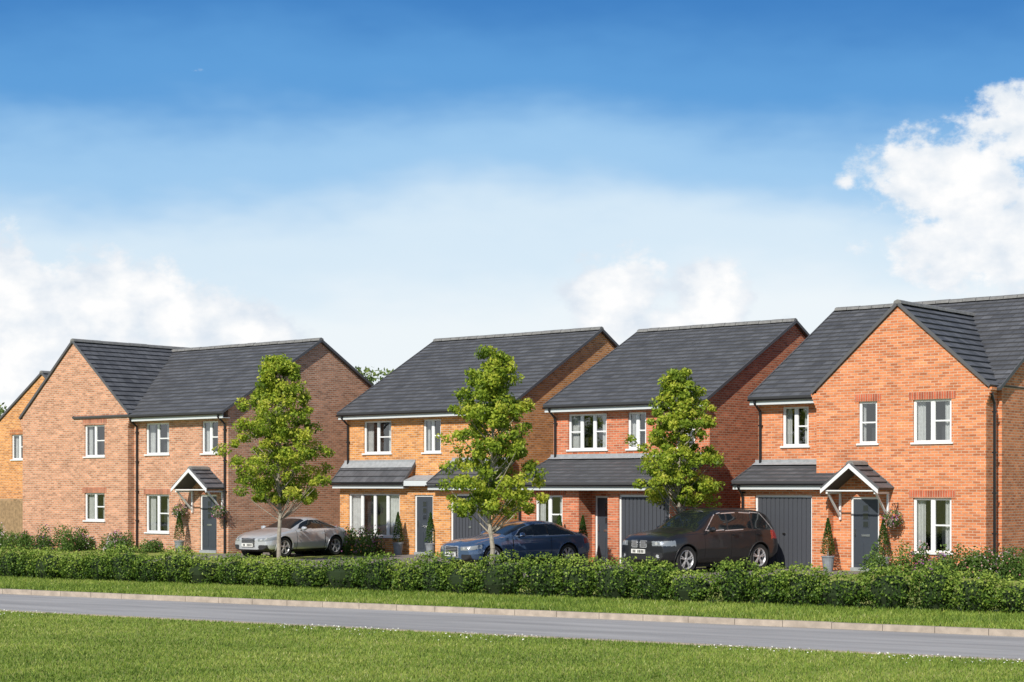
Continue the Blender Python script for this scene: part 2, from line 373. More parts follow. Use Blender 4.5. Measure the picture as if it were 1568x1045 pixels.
# house C
O3=(1.37,58.2); W=6.15
h=House(O3,'brick3','lint3')
ow=[(.62,2.19,3.6,4.76),(3.03,3.75,3.6,4.76),(4.9,5.6,3.6,4.76)]
h.main(W,9.9,5.0,7.78,ow); h.eave(-.1,W+.1,5.0)
h.window(*ow[0],0,panes=3,lintel=False);h.window(*ow[1],0,lintel=False);h.window(*ow[2],0,lintel=False)
h.leanto(0,W,1.8,2.45,3.25,[(.7,1.8,.9,2.12),(2.45,3.58,0,2.3),(4.0,5.9,0,2.15)],over=.3)
h.window(.7,1.8,.9,2.12,-1.8); h.garage(4.0,5.9,-1.8)
h.walls.box(2.35,2.448,-1.797,-1.1,0,2.4,'brick3'); h.walls.box(3.582,3.68,-1.797,-1.1,0,2.4,'brick3'); h.wall(2.3,3.7,0,2.4,-1.1,[(2.55,3.45,0,2.1)])
h.trim.poly([(2.45,-1.79,2.31),(3.58,-1.79,2.31),(3.58,-1.1,2.31),(2.45,-1.1,2.31)],'white')
h.door(2.55,3.45,-1.1,lintel=False)
h.pipe(.12,0,3.35,5.0); h.pipe(.1,-1.8,0,2.45,.3); h.finish()
# house D
O4=(7.41,53.0); W=7.74
h=House(O4,'brick4','lint4')
h.main(W,9.7,5.0,8.0,[(.83,1.72,3.6,4.76)],fx=[(0,2.39),(7.61,W)]); h.eave(-.1,2.25,5.0)
h.window(.83,1.72,3.6,4.76,0,lintel=False)
ops=[(3.5,4.4,0,2.1),(3.76,4.34,3.62,4.8),(5.45,6.6,3.62,4.8),(5.45,6.6,.58,2.08)]
h.wing(2.39,7.61,.7,5.08,7.46,4.75,ops,ov=.1)
h.door(3.5,4.4,-.7,lintel=False); h.canopy(3.95,-.7,1.75)
h.window(*ops[1],-.7,panes=1,depth=.9);h.window(*ops[2],-.7,depth=.9);h.window(*ops[3],-.7,depth=.9)
h.leanto(0,2.95,1.0,2.48,3.0,[(.5,2.42,0,2.15)],over=.27); h.garage(.5,2.42,-1.0)
h.pipe(.1,0,3.1,5.0); h.pipe(W-.02,-.35,0,5.0,.2); h.pipe(.12,-1.0,0,2.48,.27)
h.finish()
# house E, farther back on the left
h=House((-23.2,79.3),'brick2','lint2')
h.wing(0,7,0,5.05,7.3,9,[(1.2,2.3,3.6,4.7)],ov=.15); h.window(1.2,2.3,3.6,4.7,0)
h.walls.poly([(7,0,0),(7,9,0),(7,9,5),(7,0,5)],'brick2');h.walls.poly([(0,9,0),(0,0,0),(0,0,5),(0,9,5)],'brick2');h.walls.poly([(0,9,0),(7,9,0),(7,9,5),(0,9,5)],'brick2');h.walls.poly([(0,9,5),(7,9,5),(3.5,9,7.25)],'brick2')
h.finish()

# ---------------------------------------------------------------- ground, road
RD=math.radians(-30)
gm,nt,b=newmat('grass_ground'); b.inputs['Roughness'].default_value=.9; b.inputs['Specular IOR Level'].default_value=.1
tc=N(nt,'ShaderNodeTexCoord'); n1=N(nt,'ShaderNodeTexNoise'); n1.inputs['Scale'].default_value=.7; n1.inputs['Detail'].default_value=10; n1.inputs['Roughness'].default_value=.75
n2=N(nt,'ShaderNodeTexNoise'); n2.inputs['Scale'].default_value=22; n2.inputs['Detail'].default_value=5
for n_ in (n1,n2): nt.links.new(tc.outputs['Object'],n_.inputs['Vector'])
ad=N(nt,'ShaderNodeMath',operation='ADD'); nt.links.new(n1.outputs['Fac'],ad.inputs[0]); nt.links.new(n2.outputs['Fac'],ad.inputs[1])
r=N(nt,'ShaderNodeValToRGB'); r.color_ramp.elements[0].position=.38;r.color_ramp.elements[0].color=(.13,.18,.035,1);r.color_ramp.elements[1].position=.62;r.color_ramp.elements[1].color=(.38,.39,.12,1)
hf=N(nt,'ShaderNodeMath',operation='MULTIPLY'); hf.inputs[1].default_value=.5; nt.links.new(ad.outputs[0],hf.inputs[0]); nt.links.new(hf.outputs[0],r.inputs['Fac']); nt.links.new(r.outputs['Color'],b.inputs['Base Color'])
# asphalt: fine aggregate + tyre-worn bands + patches
am,nt,b=newmat('asphalt'); b.inputs['Roughness'].default_value=.85
tc=N(nt,'ShaderNodeTexCoord'); s=N(nt,'ShaderNodeSeparateXYZ'); nt.links.new(tc.outputs['Object'],s.inputs[0])
na=N(nt,'ShaderNodeTexNoise'); na.inputs['Scale'].default_value=90; na.inputs['Detail'].default_value=3; nt.links.new(tc.outputs['Object'],na.inputs['Vector'])
mp=N(nt,'ShaderNodeMapping'); mp.inputs['Scale'].default_value=(.12,1.4,1); nt.links.new(tc.outputs['Object'],mp.inputs[0])
nb=N(nt,'ShaderNodeTexNoise'); nb.inputs['Scale'].default_value=1.6; nb.inputs['Detail'].default_value=8; nb.inputs['Roughness'].default_value=.7; nt.links.new(mp.outputs[0],nb.inputs['Vector'])
a2=N(nt,'ShaderNodeMath',operation='MULTIPLY_ADD'); a2.inputs[1].default_value=.3; nt.links.new(na.outputs['Fac'],a2.inputs[0]); nt.links.new(nb.outputs['Fac'],a2.inputs[2])
r=N(nt,'ShaderNodeValToRGB'); r.color_ramp.elements[0].position=.45; r.color_ramp.elements[0].color=(.23,.225,.225,1); r.color_ramp.elements[1].position=.82; r.color_ramp.elements[1].color=(.40,.39,.385,1)
nt.links.new(a2.outputs[0],r.inputs['Fac']); nt.links.new(r.outputs[0],b.inputs['Base Color'])
simple('kerbstone',(.38,.32,.26),.8,noise=.2,nscale=6)
simple('kerbjoint',(.1,.09,.08),.9)
simple('drive',(.20,.18,.16),.9,noise=.2,nscale=3)
g=MB()
NB=[(-300,0),(24.45,0),(24.45,-.1),(29.7,-.1),(29.7,0),(900,0)]
for a,b_ in zip(NB[:-1],NB[1:]): g.poly([(-700,a[0],a[1]),(600,a[0],a[1]),(600,b_[0],b_[1]),(-700,b_[0],b_[1])],'grass_ground')
go=g.obj('ground'); go.rotation_euler[2]=RD
g=MB(); g.poly([(-300,24.46,-.095),(200,24.46,-.095),(200,29.69,-.095),(-300,29.69,-.095)],'asphalt'); ro=g.obj('road'); ro.rotation_euler[2]=RD
def kerb(n0,n1,name):
    k=MB(); x=-60.0
    while x<30:
        k.box(x,x+.905,n0,n1,-.094,.016+random.uniform(-.003,.003),'kerbstone'); x+=.915
    k.box(-60,30,n0+.02,n1-.02,-.093,.004,'kerbjoint')
    o=k.obj(name); o.rotation_euler[2]=RD
kerb(24.465,24.6,'kerb'); kerb(29.55,29.685,'kerb')
def pave(name,O,x0,x1,y0,y1):
    d=MB(); d.poly([(x0,y0,.005),(x1,y0,.005),(x1,y1,.005),(x0,y1,.005)],'drive'); o=d.obj(name); o.location=(O[0],O[1],0); o.rotation_euler[2]=-AL
pave('driveway',O1,12.2,15.8,-9,8)
pave('driveway',O2,3.4,9.5,-12,-.36); pave('driveway',O3,-.5,8,-10,-1.82); pave('driveway',O4,-.3,4.6,-9,-1.02)

# grass blades
leafmat('blade',[(0,(.08,.14,.02)),(.5,(.22,.32,.05)),(.85,(.37,.42,.09)),(1,(.50,.50,.22))],.3)
def blades(name,P,hh,w):
    n=len(P); th=rng.random(n)*2*np.pi; d=np.stack([np.cos(th),np.sin(th),np.zeros(n)],1)*w*(.6+.8*rng.random(n))[:,None]
    lean=rng.normal(size=(n,3))*.45; lean[:,2]=1; tip=P+lean*(hh*(.5+rng.random(n)))[:,None]
    V=np.stack([P-d,P+d,tip],1).reshape(-1,3)
    pat=.5+.3*np.sin(P[:,0]*.9+np.sin(P[:,1]*.7)*2)*np.sin(P[:,1]*1.3+1)+.16*np.sin(P[:,0]*5+P[:,1]*3)*np.sin(P[:,1]*6-P[:,0]*2)
    return npmesh(name,V,np.arange(n*3).reshape(n,3),['blade'],attr=np.clip(pat*.6+rng.normal(size=n)*.2+.15,0,1))
F=19+15*rng.random(420000)**1.15; R=(rng.random(420000)*2-1)*(.335*F+1.2)
nn=R*.5+F*.866; k=nn<24.45
P=np.stack([R[k],F[k],np.zeros(k.sum())],1)[:170000]; blades('lawn_grass',P,.035,.008)
nn=29.7+3.8*rng.random(80000); dd=-44+40*rng.random(80000)
c,s_=math.cos(RD),math.sin(RD)
P=np.stack([dd*c-nn*s_,dd*s_+nn*c,np.zeros(80000)],1); blades('verge_grass',P,.06,.012)
# daisies
leafmat('daisy',[(0,(.75,.75,.7)),(1,(.85,.85,.8))],.2)
dd=-40+36*rng.random(1200); nn=24.35-np.abs(rng.normal(size=1200))*.5
m_=(np.sin(dd*1.7)+np.sin(dd*.73+1)>.1); dd=dd[m_];nn=nn[m_]
P=np.stack([dd*c-nn*s_,dd*s_+nn*c,np.full(len(dd),.05)],1)
leaves('daisies',P,.013,'daisy',rng.random(len(P)),np.tile([0,-.3,1.],(len(P),1)),2,asp=1)

# ---------------------------------------------------------------- hedge
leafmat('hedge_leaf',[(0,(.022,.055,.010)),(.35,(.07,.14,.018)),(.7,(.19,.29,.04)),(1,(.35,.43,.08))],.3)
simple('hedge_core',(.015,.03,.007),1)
he=empty('hedge',(0,0,0),RD)
Cs=[];On=[];Rn=[]; core=MB(); x=-45.0
while x<0:
    hx=.50*random.uniform(.8,1.3); hy=.46*random.uniform(.85,1.12); hz=.405*random.uniform(.80,1.16); cy=33.65+random.uniform(-.1,.1)
    nL=2000
    u=unit(rng.normal(size=(nL,3))); u[:,1]-=.25; u=unit(u)
    p=np.sign(u)*np.abs(u)**.85; rr=(.80+.27*rng.random(nL))[:,None]
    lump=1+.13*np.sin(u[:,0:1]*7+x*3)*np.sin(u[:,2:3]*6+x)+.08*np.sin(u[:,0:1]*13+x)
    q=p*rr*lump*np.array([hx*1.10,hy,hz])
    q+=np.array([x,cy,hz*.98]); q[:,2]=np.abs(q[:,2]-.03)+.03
    Cs.append(q);On.append(u*[1,1,1]+[0,0,.35]); Rn.append(np.clip(.30+.36*u[:,2]+.3*(rr[:,0]-.8)/.27+rng.normal(size=nL)*.17+random.uniform(-.16,.12),0,1))  # sunlit tops, dark bases and inner shade painted into leaf tone, plus random variation
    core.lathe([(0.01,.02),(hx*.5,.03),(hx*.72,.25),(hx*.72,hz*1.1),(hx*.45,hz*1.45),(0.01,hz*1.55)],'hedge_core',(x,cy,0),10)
    x+=hx*1.66
core.obj('dark_core',he)  # opaque core added inside each bush, coloured dark for the inner shade
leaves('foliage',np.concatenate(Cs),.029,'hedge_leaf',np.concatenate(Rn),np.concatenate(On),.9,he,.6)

# ---------------------------------------------------------------- trees
simple('bark',(.30,.27,.22),.9,noise=.3,nscale=12)
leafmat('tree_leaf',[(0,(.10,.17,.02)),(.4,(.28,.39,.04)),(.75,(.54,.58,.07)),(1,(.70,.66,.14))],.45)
def tree(name,x,y,Ht,rad,zb,nclump=130,per=120,seed=1,mat='tree_leaf',lsize=.052,trunk=.075):
    rs=np.random.default_rng(seed); random.seed(seed)
    e=empty(name,(x,y,0)); t=MB()
    pts=[Vector((0,0,-.05))]
    for i in range(1,9): pts.append(Vector((random.uniform(-.05,.05),random.uniform(-.05,.05),Ht*.93*i/8)))
    for i in range(8): t.beam(pts[i],pts[i+1],trunk*(1-i/8.6),'bark',8,trunk*(1-(i+1)/8.6))
    C=[];O=[];Rv=[]
    for k in range(nclump):
        h=rs.random()**1.1; env=rad*(math.sin(math.pi*min(1,(h*.76+.19)))**.65)*(1-.40*h)*1.15
        th=rs.random()*6.283; r=env*math.sqrt(rs.random())*rs.uniform(.7,1.1); z=zb+.2+(Ht-zb-.25)*h
        env2=1+.14*math.sin(3*th+h*9); r*=env2
        c=np.array([r*math.cos(th),r*math.sin(th),z])
        if k%3==0:
            z0=max(zb*.75,z-r*.9-.15); f=z0/(Ht*.93)*8; i=min(7,int(f)); b0=pts[i].lerp(pts[i+1],f-i)
            mid=b0.lerp(Vector(c),.5)+Vector((0,0,-.05)); t.beam(b0,mid,.022,'bark',4,.014); t.beam(mid,Vector(c),.014,'bark',4,.004)
        cr=rs.uniform(.15,.31)*(rad/1.5)**.5; m=int(per*rs.uniform(.6,1.3))
        d=unit(rs.normal(size=(m,3)))*(rs.random(m)**.5)[:,None]*cr*np.array([1,1,.75])
        C.append(c+d);O.append(d+np.array([0,0,.1])+.25*np.array([math.cos(th),math.sin(th),.3])*cr)
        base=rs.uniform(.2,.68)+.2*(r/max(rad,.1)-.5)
        Rv.append(np.clip(base+.25*d[:,2]/cr+rs.normal(size=m)*.14,0,1))  # lit clump tops and darker crown interior painted into leaf tone, plus random
    t.obj('trunk_and_limbs',e,True)
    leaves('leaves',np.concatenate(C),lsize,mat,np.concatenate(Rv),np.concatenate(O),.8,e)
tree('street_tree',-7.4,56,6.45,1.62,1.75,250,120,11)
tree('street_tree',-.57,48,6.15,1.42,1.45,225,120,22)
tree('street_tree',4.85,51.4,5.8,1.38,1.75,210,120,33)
leafmat('far_leaf',[(0,(.06,.1,.03)),(.5,(.13,.19,.05)),(1,(.24,.30,.08))],.3)
dt=empty('distant_trees',(0,0,0)); 
def farclump(c,r,n,seed):
    rs=np.random.default_rng(seed); C=[];O=[];Rv=[]
    for k in range(n):
        d=unit(rs.normal(size=(1,3)))[0]*np.array(r)*rs.random()**.4; d[2]=abs(d[2]); m=90
        q=unit(rs.normal(size=(m,3)))*(rs.random(m)**.4)[:,None]*.8
        C.append(np.array(c)+d+q);O.append(q+[0,0,.2]);Rv.append(np.clip(.45+.35*q[:,2]+rs.normal(size=m)*.15,0,1))
    leaves('foliage',np.concatenate(C),.14,'far_leaf',np.concatenate(Rv),np.concatenate(O),.8,dt)
def fartrunk(x,y,h):
    t=MB(); t.beam((x,y,0),(x,y,h),.3,'bark',8,.15); t.obj('trunk',dt,True)
for i,(x,y,zc,r) in enumerate([(-8.6,113,4.3,(5,4,5.6)),(-36,118,3,(6,4,4.5)),(-52,140,4,(9,5,6)),(14,125,3,(8,4,3)),(40,120,3,(9,4,3.5))]):
    farclump((x,y,zc),r,70,50+i); fartrunk(x,y,zc+2)

# ---------------------------------------------------------------- flower beds, pots, baskets
leafmat('shrub_leaf',[(0,(.03,.07,.015)),(.5,(.10,.18,.035)),(1,(.2,.3,.07))],.3)
leafmat('petal',[(0,(.24,.11,.34)),(.35,(.42,.13,.29)),(.6,(.5,.17,.13)),(.8,(.6,.46,.54)),(1,(.74,.68,.7))],.3)
def HP(O,x,y): return (O[0]+x*math.cos(AL)+y*math.sin(AL), O[1]-x*math.sin(AL)+y*math.cos(AL))
def bed(O,x0,x1,y0,y1,n,hh=.6,seed=0,fl=.16):
    rs=np.random.default_rng(seed); e=empty('flower_bed',(0,0,0)); C=[];Ou=[];Rv=[];FC=[]
    for k in range(n):
        px,py=HP(O,rs.uniform(x0,x1),rs.uniform(y0,y1)); H=hh*rs.uniform(.55,1.25); r=rs.uniform(.25,.45); m=420
        u=unit(rs.normal(size=(m,3))); u[:,2]=np.abs(u[:,2]); q=u*(.6+.45*rs.random(m))[:,None]*np.array([r,r,H])
        C.append(q+[px,py,0]);Ou.append(u);Rv.append(np.clip(rs.uniform(.2,.6)+.3*u[:,2]+rs.normal(size=m)*.15-.15,0,1))
        if rs.random()<.5:
            mf=int(m*fl*rs.uniform(.4,1)); qf=unit(rs.normal(size=(mf,3)));qf[:,2]=np.abs(qf[:,2]); hue=rs.random()
            FC.append((qf*1.05*np.array([r,r,H])+[px,py,.02],np.clip(hue+rs.normal(size=mf)*.08,0,1)))
    leaves('foliage',np.concatenate(C),.04,'shrub_leaf',np.concatenate(Rv),np.concatenate(Ou),.7,e)
    if FC: leaves('flowers',np.concatenate([a for a,b in FC]),.024,'petal',np.concatenate([b for a,b in FC]),np.tile([-.3,-1,.6],(sum(len(a) for a,b in FC),1)),1,e,.9)
bed(O1,-5,6.5,-2.6,-.8,42,.8,1,.22); bed(O1,6.6,9.7,-1.9,-.5,14,.65,2,.22)
bed(O2,-1.2,3.1,-2.4,-.9,20,.8,3,.22); bed(O4,4.9,9.5,-2.6,-1.1,30,.75,4,.2); bed(O4,7.9,13,-2.6,.5,34,.85,5,.16); bed(O3,.0,2.2,-3.0,-2.1,8,.5,6)
bed(O4,8.5,12,.6,3,16,.9,8)
simple('pot',(.22,.24,.26),.5,noise=.15)
def topiary(O,x,y,seed=0,H=1.25):
    px,py=HP(O,x,y); e=empty('potted_topiary',(px,py,0)); m=MB()
    m.lathe([(.01,.005),(.13,.005),(.18,.4),(.2,.4),(.2,.44),(.17,.44),(.16,.39),(.01,.39)],'pot',n=16); m.beam((0,0,.38),(0,0,.6),.02,'bark'); m.obj('pot',e,True)
    rs=np.random.default_rng(seed); n=1500; t=rs.random(n)**.8; th=rs.random(n)*6.283; r=(.2*(1-t)**.85*np.minimum(1,t*14+.3)+.012)*(.75+.35*rs.random(n))
    P=np.stack([r*np.cos(th),r*np.sin(th),.46+(H-.46)*t],1); O_=np.stack([np.cos(th),np.sin(th),.5+0*t],1)
    leaves('foliage',P,.025,'hedge_leaf',np.clip(.15+rs.normal(size=n)*.13,0,.9),O_,1,e)
for a in [(O1,9.95,-.5),(O2,3.4,-.85),(O2,4.95,-.85),(O3,3.0,-2.3),(O4,3.2,-1.45),(O4,4.75,-1.1),(O3,2.0,-2.2)]: topiary(*a,seed=int(a[1]*10),H=1.5)
def basket(O,x,y,z=1.45,seed=0):
    px,py=HP(O,x,y); e=empty('hanging_basket',(px,py,z)); e.rotation_euler[2]=-AL; m=MB()
    m.lathe([(.01,-.22),(.1,-.19),(.17,-.08),(.19,0)],'bark',n=14)
    for k in range(3):
        t=k*2.094; m.beam((.18*math.cos(t),.18*math.sin(t),0),(0,0,.42),.006,'black')
    m.beam((0,0,.43),(0,.32,.43),.012,'black'); m.beam((0,.3,.1),(0,.3,.45),.012,'black'); m.beam((0,.3,.15),(0,.1,.42),.01,'black'); m.obj('basket_and_bracket',e)
    rs=np.random.default_rng(seed); n=500; u=unit(rs.normal(size=(n,3))); P=u*np.array([.27,.27,.24])*(.7+.4*rs.random(n))[:,None]
    leaves('foliage',P,.03,'shrub_leaf',np.clip(.5+.3*u[:,2]+rs.normal(size=n)*.15,0,1),u,.8,e)
    n=160; u=unit(rs.normal(size=(n,3))); leaves('flowers',u*np.array([.29,.29,.26]),.024,'petal',rs.random(n),u,1,e,.9)
basket(O4,5.0,-1.03,1.5,1); basket(O1,9.75,-.33,1.5,2); basket(O1,11.95,-.36,1.5,3)
# fence
simple('fencewood',(.30,.20,.11),.85,noise=.3,nscale=6)
f=MB(); e=empty('timber_fence',(*HP(O1,0,3.2),0),-AL)
x=-13.0
while x<-.05:
    f.box(x,x+.14,0,.02,.05,1.8+random.uniform(-.01,.01),'fencewood'); x+=.15
for x in np.arange(-13,0,1.8): f.box(x,x+.1,.025,.12,0,1.85,'fencewood')
f.box(-13,-.1,-.02,.05,1.82,1.86,'fencewood'); f.obj('boards_and_posts',e)

# ---------------------------------------------------------------- cars
def paint(name,col,metal=.5,rough=.28,coat=1):
    simple(name,col,rough,metal,coat=coat)
paint('silver_paint',(.50,.52,.55),.3,.3); paint('blue_paint',(.07,.12,.22),.4,.25); paint('black_paint',(.012,.013,.016),0,.3,.3)
simple('car_glass',(.010,.013,.016),.04,spec=.55)
simple('tyre',(.02,.02,.02),.8); simple('alloy',(.6,.6,.62),.35,metal=.6); simple('plastic',(.02,.02,.022),.5); simple('lamp_lens',(.22,.24,.26),.1,coat=1); simple('lamp_bright',(.75,.77,.8),.15,metal=.5,coat=1); simple('rear_lamp',(.35,.01,.01),.15,coat=1); simple('plate',(.75,.75,.72),.4); simple('gap',(.004,.004,.004),.8)
def car(name,loc,beta,S):
    e=empty(name,(loc[0],loc[1],.012)); 
    e.rotation_euler[2]=math.atan2(math.cos(beta),math.sin(beta))
    L=S['L']; ns=int(L/.018); xs=np.linspace(0,L,ns)
    def tab(k,sm=4):
        a=np.array(S[k]); y=np.interp(xs,a[:,0],a[:,1]); 
        for _ in range(sm):
            z=np.pad(y,4,mode='reflect',reflect_type='odd'); y=np.convolve(z,np.ones(9)/9,'valid')
        return y
    zt,zs,w,wr,z0=tab('zt'),tab('zs'),tab('w',3),tab('wr',5),tab('z0',3)
    secs=[];segid=None
    for i in range(ns):
        W_=w[i];h=zs[i]-z0[i]
        K=np.array([(0,z0[i]),(.82*W_,z0[i]),(.95*W_,z0[i]+.16*h),(1.0*W_,z0[i]+.45*h),(.985*W_,z0[i]+.74*h),(.955*W_,zs[i]-.03),(.92*W_,zs[i]),
                    (.5*(.90*W_+wr[i])+.012,zs[i]+.45*(zt[i]-zs[i])),(wr[i],zt[i]-.035-.05*min(1,max(0,(zt[i]-zs[i])/.3))),(.72*wr[i],zt[i]-.012),(0,zt[i])])
        cnt=[8,4,8,8,7,4,10,10,5,10]
        half=[];sid=[]
        for k in range(10):
            for j in range(cnt[k]):
                half.append(K[k]+(K[k+1]-K[k])*j/cnt[k]); sid.append(k+j/cnt[k])
        half.append(K[10]); sid.append(10.); half=np.array(half); sid=np.array(sid)
        full=np.concatenate([half,(half*[-1,1])[-2:0:-1]])
        for _ in range(2): full=(np.roll(full,1,0)+2*full+np.roll(full,-1,0))/4
        secs.append(full); segid=np.concatenate([sid,sid[-2:0:-1]])
    M=len(segid)
    P=np.zeros((ns,M,3)); P[:,:,0]=xs[:,None]; P[:,:,1:]=np.array(secs)
    yn=np.abs(P[:,:,1])/(S['W']/2); P[:,:,0]+=(.20*yn**2.5)*np.exp(-P[:,:,0]/.45)-(.14*yn**2.5)*np.exp(-(L-P[:,:,0])/.4)
    V=P.reshape(-1,3).tolist(); Fc=[];Mi=[]
    names=[S['paint'],'car_glass','plastic','lamp_lens','rear_lamp','gap','plate','alloy','lamp_bright']
    def cls(c,sg):
        x,y,z=c; ay=abs(y)
        if 6.0<sg<8.15:
            q=S['side'](x,z)
            if q: return q
        if sg>8.35:
            a,b_=S['wind']
            if a<x<b_: return 1
            a,b_=S['rearw']
            if a<x<b_ and ay<.62: return 1
        f=S['front'](x,ay,z)
        if f is not None: return f
        if z<S['sill']: return 2
        for dx in S['doors']:
            if abs(x-dx)<.010 and S['sill']<z<S['belt'] and ay>.5: return 5
        return 0
    wh=S['wheels'];wrad=S['wr_'];arch=wrad+.05
    for i in range(ns-1):
        for j in range(M):
            j2=(j+1)%M; a=P[i,j];b_=P[i,j2];c_=P[i+1,j2];d=P[i+1,j]; ce=(a+b_+c_+d)/4
            if abs(ce[1])>.42 and any((ce[0]-wx)**2+(ce[2]-wrad)**2<arch**2 for wx in wh): continue
            Fc.append((i*M+j,(i+1)*M+j,(i+1)*M+j2,i*M+j2))
            Mi.append(cls(ce,max(segid[j],segid[j2])))
    for end,i in ((0,0),(1,ns-1)):
        prev=[i*M+j for j in range(M)]; base=P[i]; cen=base.mean(0); cen[0]=base[:,0].min()-.015 if end==0 else base[:,0].max()+.015
        for k in range(1,23):
            t=1-k/22
            ring=cen+(base-cen)*np.array([t*t,t,t]); idx=[]
            for p in ring: idx.append(len(V)); V.append(p.tolist())
            for j in range(M):
                j2=(j+1)%M; f=(prev[j],idx[j],idx[j2],prev[j2]); ce=sum(np.array(V[q]) for q in f)/4
                Fc.append(f if end else f[::-1]); Mi.append(cls(ce,3))
            prev=idx
    npmesh('body',np.array(V),np.array(Fc),names,mi=np.array(Mi),parent=e,smooth=True)
    def ysurf(x,z):
        i=int(np.argmin(np.abs(xs-x))); s_=P[i]; m_=(s_[:,1]>.3)&(segid<7); q=s_[m_]; return float(q[np.argmin(np.abs(q[:,2]-z)),1])
    lip=MB()
    for wx in wh:
        pts=[]
        for t in np.linspace(math.radians(-22),math.radians(202),26):
            x=wx+(arch+.008)*math.cos(t); z=wrad+(arch+.008)*math.sin(t); pts.append((x,ysurf(x,z),z))
        for a,b_ in zip(pts[:-1],pts[1:]):
            for sg in (-1,1): lip.beam((a[0],sg*a[1],a[2]),(b_[0],sg*b_[1],b_[2]),.017,S['lip'],6)
    lip.obj('arch_lips',e,True)
    for wx in wh:
        for sg in (-1,1):
            m=MB(); yo=sg*(S['W']/2-.045); r=wrad; tw=.22
            k=-sg
            m.lathe([(r*.68,0),(r*.74,-.0),(r*.93,k*-.012),(r*.985,k*.02),(r,k*.06),(r,k*(tw-.05)),(r*.96,k*tw),(r*.66,k*tw)],'tyre',(wx,yo,r),32,'y')
            m.lathe([(r*.70,k*.004),(r*.66,k*.0),(r*.62,k*.03),(r*.60,k*.12)],'alloy',(wx,yo,r),32,'y')
            m.lathe([(r*.60,k*.12),(.01,k*.12)],'plastic',(wx,yo,r),24,'y')
            m.lathe([(.065,k*.03),(.055,k*.015),(.01,k*.012)],'alloy',(wx,yo,r),16,'y')
            ns_=S.get('spokes',5)
            for q in range(ns_):
                for dd_ in (-.10,.10):
                    t=2*math.pi*q/ns_+.3
                    m.beam((wx+.05*math.cos(t),yo+k*.035,r+.05*math.sin(t)),(wx+r*.66*math.cos(t+dd_*1.4),yo+k*.022,r+r*.66*math.sin(t+dd_*1.4)),.026,'alloy',4,.018)
            m.obj('wheel',e)
            a=MB(); a.lathe([(arch+.012,sg*-.0),(arch+.012,-sg*.36),(.01,-sg*.36)],'gap',(wx,sg*(S['W']/2-.07),wrad),28,'y'); a.obj('wheel_arch',e)
    d=MB()
    mx=S['mirror']
    for sg in (-1,1):
        cx,cz=mx; y=sg*(S['W']/2+.03)
        mm=MB()
        for k in range(8):
            for q in range(12):
                def sp(a,b_): 
                    ph=math.pi*a/8-math.pi/2; th=2*math.pi*b_/12
                    return (cx+.075*math.cos(ph)*math.cos(th),y+sg*.03+.12*math.sin(ph),cz+.075*math.cos(ph)*math.sin(th))
                mm.poly([sp(k,q),sp(k+1,q),sp(k+1,q+1),sp(k,q+1)],S['paint'])
        mm.obj('mirror',e,True)
        d.beam((cx-.01,sg*(S['W']/2-.1),cz-.07),(cx,y,cz-.02),.025,'plastic')
        for hx in S['handles']: d.box(hx,hx+.17,min(sg*(S['W']/2-.02),sg*(S['W']/2+.018)),max(sg*(S['W']/2-.02),sg*(S['W']/2+.018)),S['belt']-.12,S['belt']-.09,S['paint'])
    pz=S['plate_z']; d.box(-.045,-.012,-.26,.26,pz,pz+.115,'plate')
    for q in range(7):
        if q==4: continue
        xx=-.22+q*.063; d.box(-.048,-.046,xx,xx+.04,pz+.02,pz+.095,'gap')
    d.box(.5,L-.5,-S['W']/2+.25,S['W']/2-.25,.16,.3,'gap')
    S['extra'](d)
    d.obj('fittings',e)
def sideglass(ax,ak,rx,rk,zlo,zhi,pillars,rim=7):
    def ins(x,z,m):
        return zlo-m<z<zhi+m and ax+(z-zlo)*ak-m*1.6<x<rx-(z-zlo)*rk+m*1.6
    def f(x,z):
        if not ins(x,z,.022): return 0
        if not ins(x,z,0): return rim
        for p,wd in pillars:
            if abs(x-p-(z-zlo)*.15)<wd: return 2
        return 1
    return f
def suv_front(x,ay,z):
    if x<.16 and .72<z<.92 and .05<ay<.29:
        return 2 if (abs(ay-.17)<.105 and .74<z<.905) else 7
    if .77<z<.90+.03*x and .47<ay and x<.5:
        if (ay-.60)**2+(z-.84)**2<.045**2 or (ay-.74)**2+(z-.84)**2<.045**2: return 8
        return 3
    if x<.2 and .38<z<.62 and (ay<.42): return 2
    if x<.3 and .40<z<.58 and .52<ay<.78:
        return 8 if (ay-.64)**2+(z-.49)**2<.045**2 else 2
    if x>4.35 and .90<z<1.15 and ay>.62: return 4
    return None
def sed_front(x,ay,z):
    if x<.16 and ay<.34 and .33<z<.66:
        if ay>.31 or z>.64 or z<.345: return 7
        return 2
    if x<.5 and .53+.12*min(x,.5)<z<.635+.14*min(x,.5) and ay>.44:
        if (ay-.56)**2+(z-.60)**2<.035**2 or (ay-.70)**2+(z-.63)**2<.035**2: return 8
        return 3
    if x<.3 and .26<z<.42 and .46<ay<.78: return 2
    if x>4.25 and .68<z<.84 and ay>.5: return 4
    return None
def tt_front(x,ay,z):
    if x>3.85 and .66<z<.8 and ay>.5: return 4
    return sed_front(x,ay,z)
def ex_suv(d):
    for sg in (-1,1):
        for k in range(5):
            y=sg*(.08+k*.042); d.box(-.02,.0,y-.006,y+.006,.75,.895,'alloy')
        d.beam((2.2,sg*.60,1.785),(4.1,sg*.57,1.75),.018,'plastic')
def ex_sed(d):
    for k in range(6): d.box(-.03,-.004,-.3,.3,.36+k*.046,.368+k*.046,'alloy')
